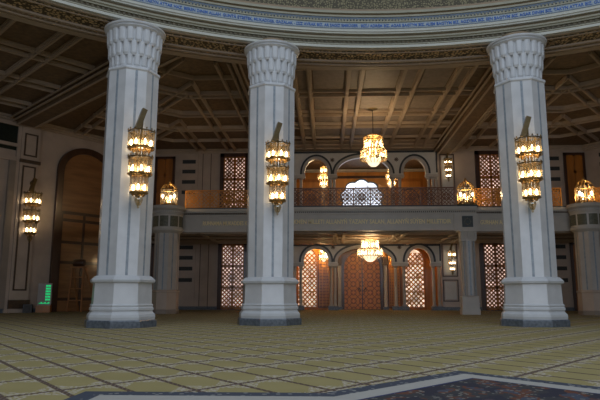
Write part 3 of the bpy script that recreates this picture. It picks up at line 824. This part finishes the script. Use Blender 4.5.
# ================================================================== ARCADED SCREENS
def arch_pts(x0, x1, zs, za, n=24, point=.0):
    """bottom-edge points going left to right over an arch"""
    c = (x0+x1)/2; h = (x1-x0)/2; out = []
    for i in range(n+1):
        a = PI - PI*i/n; z = math.sin(a)**(.92); out.append((c+h*math.cos(a), zs+(za-zs)*z + point*max(0, 1-abs(math.cos(a))*4)*(za-zs)))
    return out
def screen(name, label, zb, zt, zs, arches, cols_x, zfloor):
    y = YW-.55
    root = empty(name, (0,0,0), 0, label, 'arcade')
    outer = [(SX0, zs-.15)]
    for (x0, x1, za) in arches: outer += [(x0, zs-.15)] + arch_pts(x0, x1, zs, za) + [(x1, zs-.15)]
    outer += [(SX1-.1, zs-.15), (SX1-.1, zt), (SX0, zt)]
    shape2d('spandrel_panel', outer, [], y, y+.5, 'white_stone', root)
    lines = MB().box(SX0, SX1-.1, y-.07, y, zt-.2, zt).box(SX0, SX0+.15, y-.07, y, zs+.1, zt).box(SX1-.25, SX1-.1, y-.07, y, zs+.1, zt)
    lines.build('dark_border', 'dark_trim', root)
    for (x0, x1, za) in arches:
        p = [(x, y-.06, z) for x, z in arch_pts(x0-.30, x1+.30, zs, za+.30)]
        MB().sweep(p, .20, .14).build('arch_moulding', 'dark_trim', root)
        p = [(x, y-.03, z) for x, z in arch_pts(x0, x1, zs, za)]
        MB().sweep(p, .30, .10).build('arch_band', 'marble_grey', root)
    for xc in ((cols_x[0]+cols_x[1])/2,) + tuple((a[1]+b[0])/2 for a, b in zip(arches[:-1], arches[1:])):
        pass
    xs_ = [SX0] + [v for a in arches for v in (a[0], a[1])] + [SX1-.1]
    for a, b in zip(xs_[::2], xs_[1::2]):
        MB().box(a-.06, b+.06, y-.12, y+.5, zs-.34, zs-.12).box(a-.02, b+.02, y-.06, y+.5, zs-.42, zs-.34).build('impost', 'marble_grey', root)
        MB().box(a-.05, b+.05, y-.12, y+.5, zfloor, zfloor+.42).build('pier_base', 'slate', root)
    for a, b in zip(arches[:-1], arches[1:]):
        xm = (a[1]+b[0])/2; ros = MB()
        for i in range(8): ros.bar((xm, y-.02, zs+1.55), (xm+.24*math.cos(i*PI/4), y-.02, zs+1.55+.24*math.sin(i*PI/4)), .08, .04, (0,1,0))
        ros.build('rosette', 'brown_trim', root)
    c0 = None
    for x in cols_x:
        if c0 is None:
            c0 = smooth_by_angle(MB().lathe([(.22,zfloor+.4),(.22,zfloor+.5),(.17,zfloor+.6),(.155,zs-.62),(.18,zs-.6),(.24,zs-.42)], n=16).build('colonnette', 'marble_grey', root))
            c0.location = (x, y+.2, 0)
        else: c = c0.copy(); COL.objects.link(c); c.location = (x, y+.2, 0)
    return root
screen('upper_arcade', 'upper three-arched stone screen on slim paired colonnettes, above the balcony', 9.0, 16.85, 14.35,
       [(-6.1,-3.6,16.0),(-2.65,3.0,16.15),(4.45,6.8,15.95)], [-7.15,-6.5,-3.35,-2.95,3.3,4.05,7.1,7.55,7.9], 9.0)
screen('lower_arcade', 'lower three-arched stone screen framing the carved door, under the balcony', 0, 6.82, 4.95,
       [(-6.2,-3.6,6.35),(-2.65,3.0,6.45),(4.6,7.0,6.4)], [-7.15,-6.5,-3.35,-2.95,3.35,4.2,7.25,7.8], 0)

# framed marble panels right of the screens
for (z0, z1, kx, lab) in ((9.2,16.55,(8.4,9.95),'upper'),(0.9,3.15,(8.25,9.85),'a'),(3.45,6.9,(8.25,9.85),'b'),):
    t = MB(); a, b = kx
    for (p, q) in (((a,z0),(b,z0+.1)),((a,z1-.1),(b,z1)),((a,z0),(a+.1,z1)),((b-.1,z0),(b,z1))):
        t.box(p[0], q[0], YW-.09, YW, p[1], q[1])
    struct(t.build('trim_%d' % (20+len([o for o in bpy.data.objects if o.name.startswith('trim_2')])), 'brown_trim'))
    struct(MB().box(a+.22, b-.22, YW-.05, YW, z0+.22, z1-.22).build('trim_%d' % (30+len([o for o in bpy.data.objects if o.name.startswith('trim_3')])), 'white_stone'))

# ================================================================== HALLS BEHIND THE SCREENS
v = MB().box(SX0-.2, SX1+.2, 63.2, 63.5, 0, 7.0).box(SX0-.3, SX0, YW+.6, 63.2, 0, 7.0).box(SX1, SX1+.3, YW+.6, 63.2, 0, 7.0).box(SX0-.3, SX1+.3, YW+.6, 63.5, 7.0, 7.3)
struct(v.build('wall_vestibule', 'wood_pale'))
v = MB().box(-11, 12, 71, 71.4, 9.0, 16.9).box(-11.3, -11, YW+.6, 71, 9.0, HC+1).box(12, 12.3, YW+.6, 71, 9.0, HC+1)
struct(v.build('wall_upper_hall', 'wood_pale'))
struct(MB().box(-11, 12, 71, 71.4, 16.9, HC+1.4).box(-11,12,70.5,71,16.95,17.2).box(-11,12,70.1,71,17.5,17.8).build('trim_40', 'white_stone'))
struct(MB().box(-11.3, 12.3, YW+.3, 71.4, HC+1.0, HC+1.4).build('ceiling_upper_hall', 'ceiling_rib'))
struct(MB().box(-11.3, 12.3, YW+.6, 71.4, 8.7, 9.0).build('floor_upper_hall', 'wall_marble_dark'))

# ---- lattice woodwork
def lattice(mb, x0, x1, z0, z1, y, pitch=.42, w_=.14, ros=True, arch=None):
    """crossing diagonal bars clipped to the rectangle, with rings at every third crossing"""
    W, H = x1-x0, z1-z0
    def clip(ax, az, dx, dz):
        t0, t1 = -1e9, 1e9
        for p, d_, lo, hi in ((ax, dx, x0, x1), (az, dz, z0, z1)):
            a, b = (lo-p)/d_, (hi-p)/d_; t0 = max(t0, min(a, b)); t1 = min(t1, max(a, b))
        return (t0, t1) if t1-t0 > .03 else None
    n = int((W+H)/pitch)+1
    for i in range(n+1):
        for (ax, az, dx, dz) in ((x0+i*pitch, z0, -1, 1), (x1-i*pitch, z0, 1, 1)):
            c = clip(ax, az, dx, dz)
            if c: mb.bar((ax+dx*c[0], y, az+dz*c[0]), (ax+dx*c[1], y, az+dz*c[1]), w_, .07, (0,1,0))
    if ros:
        nx = max(1, round(W/(pitch*2))); nz = max(1, round(H/(pitch*2)))
        for i in range(nx):
            for j in range(nz):
                if (i+j) % 2: continue
                mb.torus(pitch*.42, .05, (x0+W*(i+.5)/nx, y-.02, z0+H*(j+.5)/nz), 10, 4, 'y')
    return mb
WN = [0]
def lattice_window(x0, x1, z0, z1, y, rows, pane='pane_day', frame=.40, xf=None, pitch=.42, wood='wood'):
    WN[0] += 1; root = empty('window_%d' % WN[0]); root['kind'] = 'structure'
    MB().box(x0-frame, x0, y-.22, y, z0, z1+frame).box(x1, x1+frame, y-.22, y, z0, z1+frame).box(x0-frame, x1+frame, y-.22, y, z1, z1+frame).build('window_frame', 'wood_dark', root)
    MB().box(x0, x1, y-.05, y-.01, z0, z1).build('window_pane', pane, root)
    xm = (x0+x1)/2
    g = MB().box(xm-.12, xm+.12, y-.2, y-.08, z0, z1).box(x0, x0+.12, y-.2, y-.08, z0, z1).box(x1-.12, x1, y-.2, y-.08, z0, z1)
    for k in range(rows+1):
        z = z0+(z1-z0)*k/rows; g.box(x0, x1, y-.2, y-.08, max(z0, z-.13), min(z1, z+.13))
    g.build('window_leaf_rails', wood, root)
    l = MB(); lattice(l, x0+.05, xm-.05, z0, z1, y-.14, pitch); lattice(l, xm+.05, x1-.05, z0, z1, y-.14, pitch)
    l.build('window_lattice', wood, root)
    return root
for s_ in (-1, 1):
    lattice_window(s_*13.75-1.2, s_*13.75+1.2, .05, 6.85, YW, 3)
    lattice_window(s_*13.75-1.2, s_*13.75+1.2, 9.0, 16.45, YW, 3)
# tall wooden doors beyond the pilaster strips
DN = [0]
def wood_door(x0, x1, z0, z1, y):
    DN[0] += 1; root = empty('door_%d' % DN[0]); root['kind'] = 'structure'
    MB().box(x0-.25, x0, y-.22, y, z0, z1+.25).box(x1, x1+.25, y-.22, y, z0, z1+.25).box(x0-.25, x1+.25, y-.22, y, z1, z1+.25).build('door_frame', 'wood_dark', root)
    xm = (x0+x1)/2
    for a, b in ((x0, xm-.02), (xm+.02, x1)):
        l = MB().box(a, b, y-.10, y, z0, z1)
        for k in range(5):
            z = z0+(z1-z0)*k/4; l.box(a, b, y-.14, y-.1, max(z0,z-.12), min(z1,z+.12))
        l.box(a, a+.12, y-.14, y-.1, z0, z1).box(b-.12, b, y-.14, y-.1, z0, z1)
        l.build('door_leaf', 'wood', root)
for s_ in (-1, 1):
    dc = -21.45 if s_ < 0 else 22.55
    wood_door(dc-.85, dc+.85, .02, 6.75, YW); wood_door(dc-.85, dc+.85, 9.0, 16.3, YW)
# vents between
for s_, nm in ((-1, 'left'), (1, 'right')):
    for z, wd in ((6.55,'top'),(5.45,'second'),(4.3,'third'),(3.1,'lowest')):
        xc = -18.8 if s_ < 0 else 20.25; root = MB().box(xc-.72, xc+.72, YW-.17, YW-.11, z-.20, z+.20).build('wall_vent', 'vent_dark')
        for k in range(4): MB().box(xc-.70, xc+.70, YW-.19, YW-.165, z-.16+k*.09, z-.12+k*.09).build('slat', 'iron', root)
        tag(root, '%s of four dark vents under the balcony by the %s wooden door' % (wd, nm), 'vent', 'dark slotted wall vents under the balcony')
    for z, wd in ((15.95,'top'),(14.85,'second'),(13.7,'third'),(12.55,'lowest')):
        xc = -18.8 if s_ < 0 else 20.25; root = MB().box(xc-.72, xc+.72, YW-.17, YW-.11, z-.20, z+.20).build('wall_vent', 'vent_dark')
        for k in range(4): MB().box(xc-.70, xc+.70, YW-.19, YW-.165, z-.16+k*.09, z-.12+k*.09).build('slat', 'iron', root)
        tag(root, '%s of four dark vents above the balcony by the %s upper wooden door' % (wd, nm), 'vent', 'dark slotted wall vents above the balcony')

# ---- vestibule woodwork
def arched_outline(x0, x1, z0, zs, za, n=20): return [(x0,z0)] + arch_pts(x0, x1, zs, za, n) + [(x1,z0)]
def portal_door():
    DN[0] += 1; y = 63.2; root = empty('door_%d' % DN[0]); root['kind'] = 'structure'
    o = arched_outline(-2.5, 2.6, 0, 5.0, 6.8); i_ = arched_outline(-1.92, 2.02, .04, 4.5, 6.25)
    shape2d('door_frame', o, [i_], y-.45, y, 'wood_dark', root)
    for s_, (a, b) in ((-1, (-1.90, .04)), (1, (.07, 2.0))):
        pts = arch_pts(-1.90, 2.00, 4.5, 6.23, 32); xm = .05
        if s_ < 0: o = [(a, .05)] + [p for p in pts if p[0] <= b] + [(b, 6.23), (b, .05)]
        else: o = [(a, .05), (a, 6.23)] + [p for p in pts if p[0] >= a] + [(b, .05)]
        lf = shape2d('door_leaf', o, [], y-.22, y-.05, 'door_carving', root)
        x_in = b-.32 if s_ < 0 else a+.32
        MB().torus(.14, .035, (x_in, y-.3, 2.1), 14, 5, 'y').box(x_in-.05, x_in+.05, y-.27, y-.2, 2.15, 2.35).build('door_handle', 'iron', lf)
    st = MB().box(0, .11, y-.3, y-.2, .05, 6.3)
    st.build('meeting_stile', 'wood_dark', root)
portal_door()
for (a, b) in ((-6.9,-4.95),(4.5,6.7)):
    WN[0] += 1; root = empty('window_%d' % WN[0]); root['kind'] = 'structure'; y = 63.2
    o = arched_outline(a-.2, b+.2, 0, 5.3, 6.7); i_ = arched_outline(a, b, .3, 5.3, 6.5)
    shape2d('window_frame', o, [i_], y-.3, y, 'wood', root)
    shape2d('window_pane', i_, [], y-.06, y-.02, 'pane_warm', root)
    l = lattice(MB(), a, b, .3, 6.1, y-.14, .50, .14)
    for z in (1.9, 3.4, 4.9): l.box(a, b, y-.2, y-.08, z-.06, z+.06)
    l.build('window_lattice', 'wood_pale', root)
lv = struct(MB().box(-4.75, -2.65, 62.95, 63.2, .2, 6.0).box(2.85, 4.2, 62.95, 63.2, .2, 6.0).build('trim_50', 'wood_dark'))
g = MB()
for (a, b) in ((-4.75,-2.65),(2.85,4.2)):
    n = 34
    for k in range(n):
        z = .35 + k*5.5/n; g.box(a+.12, b-.12, 62.88, 62.96, z, z+.09)
    for k in range(6):
        x = a+.12 + (b-a-.24)*k/5; g.box(x-.03, x+.03, 62.85, 62.95, .3, 5.9)
g.build('louvre', 'wood_pale', lv)
for x, lb in ((-2.42,'left'),(2.52,'right')):
    root = empty('portal_post', (x, 62.3, 0), 0, 'slim pale post standing just %s of the carved double door' % lb, 'column', 'pale posts flanking the carved door')
    smooth_by_angle(MB().lathe([(.20,.3),(.18,4.6),(.20,4.7)], n=16).build('shaft', 'white_stone', root))
    MB().box(-.27,.27,-.27,.27,0,.3).build('base', 'slate', root)
    MB().box(-.24,.24,-.24,.24,4.7,5.6).box(-.3,.3,-.3,.3,4.85,5.0).build('capital', 'brown_trim', root)

# ---- upper hall window: many-lobed bright fanlight with tracery
def multifoil(c, w_, zb, zc, k=1.0):
    out = [(c-w_*.86, zb)]
    n = 90
    for t in range(n+1):
        a = R(212) - R(244)*t/n; r_ = w_*k*(.90 + .12*abs(math.cos((a-PI/2)*4.5)))
        out.append((c + r_*math.cos(a), zc + r_*math.sin(a)*.92))
    out.append((c+w_*.86, zb)); return out
WN[0] += 1; root = empty('window_%d' % WN[0]); root['kind'] = 'structure'
cx_, wd_ = .65, 2.55
o = multifoil(cx_, wd_, 9.6, 13.45, 1.0)
shape2d('window_pane', o, [], 70.8, 70.86, 'pane_bright', root)
fr = MB().sweep([(x, 70.7, z) for x, z in o], .16, .25, closed=True); fr.build('window_frame', 'blue_frame' if 'blue_frame' in MATS else 'ring_blue', root)
tr = MB()
for x in (-1.35,-.75,.75,1.35): tr.bar((cx_+x, 70.7, 9.6), (cx_+x, 70.7, 15.4 - abs(x)*.5), .06, .06)
for z in (10.6, 12.0, 13.3): tr.bar((cx_-2.7, 70.7, z), (cx_+2.7, 70.7, z), .06, .06)
for (a, b, r_) in ((0,12.6,.75),(0,10.9,.6),(-1.9,12.3,.5),(1.9,12.3,.5),(-1.9,10.9,.5),(1.9,10.9,.5),(0,14.2,.55)): tr.torus(r_, .035, (cx_+a, 70.7, b), 24, 5, 'y')
for i in range(8):
    a = i*PI/4; tr.bar((cx_, 70.7, 12.6), (cx_+.75*math.cos(a), 70.7, 12.6+.75*math.sin(a)), .04, .05, (0,1,0))
tr.build('window_tracery', 'ring_blue', root)
# wooden doors and arched panels on the back wall of that hall
for (a, b) in ((-8.6,-3.6),(4.9,8.3)):
    DN[0] += 1; root = empty('door_%d' % DN[0]); root['kind'] = 'structure'; y = 71
    MB().box(a, b, y-.2, y, 9.0, 16.0).build('door_frame', 'wood', root)
    MB().box(a+.3, b-.3, y-.3, y-.2, 9.0, 15.6).build('door_leaf', 'wood_pale', root)
    c = (a+b)/2; p = [(x, y-.35, z) for x, z in arch_pts(a+.5, b-.5, 12.4, 14.6)]
    MB().sweep(p, .12, .1).build('door_arch', 'wood_dark', root)
    lattice(MB(), a+1.0, b-1.0, 9.2, 13.6, y-.34, .4).build('door_lattice', 'wood', root)
struct(MB().box(-3.4, 4.7, 70.8, 71, 9.0, 9.3).box(-3.4, -3.1, 70.8, 71, 9, 16.4).box(4.3, 4.7, 70.8, 71, 9, 16.4).box(-3.4, 4.7, 70.8, 71, 16.1, 16.4).build('trim_41', 'wood_dark'))

# ================================================================== SLANTING LEFT WALL
def local_shape(ob, M): ob.matrix_world = M @ ob.matrix_world; return ob
# the big arched door: local x 4.9..10.6
for M_, in ((ML,),):
    DN[0] += 1; root = empty('door_%d' % DN[0]); root['kind'] = 'structure'; root.matrix_world = M_
    # frame's local y grows into the hall
    o = arched_outline(5.0, 11.0, 0, 13.2, 15.8); i_ = arched_outline(5.55, 10.4, .02, 13.1, 15.2)
    shape2d('door_frame', o, [i_], 0, .32, 'wood_dark', root)
    shape2d('door_leaf', i_, [], 0, .12, 'wood_door', root)
    b = MB()
    for z in (1.0, 4.4, 6.3, 8.4, 9.1): b.box(5.55, 10.35, .12, .20, z, z+.28)
    for x in (5.55, 7.85, 10.15): b.box(x, x+.22, .12, .19, .02, 9.2)
    b.build('door_rails', 'wood_dark', root)
# framed pilaster
pil = struct(MB().box(12.95, 14.65, 0, .35, 0, 16.75).build('trim_60', 'wall_marble', xf=ML))
b = MB()
for (z0, z1) in ((13.9,16.0),(1.9,13.0)):
    for (p, q) in (((13.2,z0),(14.4,z0+.13)),((13.2,z1-.13),(14.4,z1)),((13.2,z0),(13.33,z1)),((14.27,z0),(14.4,z1))): b.box(p[0], q[0], .35, .41, p[1], q[1])
b.box(12.85, 14.7, .3, .5, 13.25, 13.55); b.box(12.85, 14.7, .3, .45, .35, 1.1)
pb = b.build('panel_border', 'brown_trim', None, xf=ML); pb.parent = pil
# recess at the far left with a dark green panel above
pil2 = struct(MB().box(14.9, 24, 0, .25, 14.6, 14.9).box(14.9, 24, 0, .25, 16.5, 16.8).box(14.6,14.95,0,.25,0,16.8).box(14.9,24,0,.2,13.3,13.7).build('trim_61', 'wall_marble', xf=ML))
g_ = MB().box(14.95, 24, 0, .08, 14.3, 16.5).build('green_panel', 'green_panel', None, xf=ML); g_.parent = pil2
g_ = MB().box(15.35, 15.75, .0, .3, .35, 13.3).build('grey_strip', 'inlay_dark', None, xf=ML) if 'inlay_dark' in MATS else MB().box(14.95, 15.5, .0, .3, .35, 13.3).build('grey_strip', 'wall_marble_dark', None, xf=ML)
g_.parent = pil2
# vents on the slanting right wall
for z, wd in ((6.55,'top'),(5.45,'second'),(4.3,'third'),(3.1,'lowest')): pass
for z, wd in ((16.0,'upper'),(15.0,'lower')):
    root = MB().box(1.6, 3.4, 0, .06, z-.2, z+.2).build('wall_vent', 'vent_dark', xf=MR)
    for k in range(4): MB().box(1.65, 3.35, .06, .085, z-.16+k*.09, z-.12+k*.09).build('slat', 'iron', root, xf=MR)
    tag(root, '%s dark vent high on the slanting wall at the far right edge' % wd, 'vent', 'vents on the slanting right wall')

# ================================================================== FLOOR THINGS
def star(R1, R2, c, rot=0):
    """eight-pointed star made of two squares"""
    out = []; ri = R1*math.cos(PI/4)/math.cos(PI/8)
    for i in range(16):
        a = PI/2 + i*PI/8; r_ = (R1 if (i//2) % 2 == 0 else R2) if i % 2 == 0 else (R1+R2)/2*math.cos(PI/4)/math.cos(PI/8)
        out.append((c[0]+r_*math.cos(a), c[1]+r_*math.sin(a)))
    return out
rug = empty('medallion_rug', (-1.0, 2.88, 0), 0, 'large star-shaped medallion rug with a pale band and dark patterned field, in the foreground', 'rug')
def star_slab(R1, R2, z0, z1, name, mat):
    p = star(R1, R2, (0,0)); n = len(p)
    mb = MB(); mb.add([(x,y,z0) for x,y in p] + [(x,y,z1) for x,y in p], [tuple(range(n-1,-1,-1)), tuple(range(n,2*n))] + [(i,(i+1)%n,n+(i+1)%n,n+i) for i in range(n)])
    return mb.build(name, mat, rug)
star_slab(9.78, 9.60, 0.0, .012, 'outer_border', 'rug_border')
star_slab(9.25, 9.05, .004, .020, 'pale_band', 'rug_pale')
star_slab(8.62, 8.37, .008, .027, 'blue_edge', 'rug_blue')
star_slab(8.50, 8.25, .012, .034, 'field', 'rug_field')

# stepladder in front of the arched door
lad = empty('stepladder', (-26.8, 52.0, 0), 0, 'tall wooden stepladder standing open before the arched door at left', 'ladder')
for x in (-.62, .62):
    MB().bar((x*1.05, -.2, 0), (x*.85, .15, 4.0), .11, .16).build('rail', 'ladder_wood', lad)
for k in range(3):
    z = 1.0 + k*1.05; MB().box(-.60, .60, -.25+z*.085, .02+z*.085, z, z+.09).build('rung', 'ladder_wood', lad)
MB().bar((1.6, 1.3, 0), (.62, .25, 4.0), .13, .13).build('rear_leg', 'ladder_wood', lad)
MB().bar((-.35, 1.5, 0), (-.5, .25, 4.0), .13, .13).build('rear_leg', 'ladder_wood', lad)
MB().box(-.66, .70, -.1, .42, 4.0, 4.12).build('top_step', 'ladder_wood', lad)
tag(smooth_by_angle(MB().lathe([(.30,-.5),(.34,-.4),(.34,.4),(.30,.5)], n=18).build('cable_drum', 'wood_dark', xf=Matrix.Translation((-26.75,52.15,4.46)) @ Matrix.Rotation(R(90),4,'Y'))), 'dark drum lying on top of the wooden stepladder', 'drum')

# lit prayer-time board on its wooden stand, and a black box beside it
bo = empty('display_board', (-28.85, 50.3, 0), R(14), 'free-standing grey display board with rows of green lights, by the left wall', 'display board')
MB().box(-.62,.56,-.35,.35,0,.62).build('stand', 'wood', bo)
MB().box(-.60,.56,-.06,.10,.62,2.55).build('panel', 'wall_marble_dark', bo)
for k in range(6):
    g = MB(); x = .06
    while x < .46: g.box(x, x+.07, -.075, -.058, 1.05+k*.24, 1.20+k*.24); x += .105
    g.build('light_row', 'led', bo)
g = MB()
for i in range(9): g.box(-.45+i*.1, -.39+i*.1, -.075, -.058, .76, .76+.05+.05*((i*7)%3))
g.build('light_row', 'led', bo)
bx = empty('speaker_box', (-29.85, 49.4, 0), R(20), 'small black box on the floor between the left pilaster and the green-lit board', 'speaker')
MB().box(-.36,.36,-.3,.3,0,.72).build('cabinet', 'black_plastic', bx)
MB().torus(.2,.03,(0,-.31,.34),20,5,'y').box(-.3,.3,-.32,-.3,.04,.68).build('grille', 'iron', bx)

finish_proto([CUP])
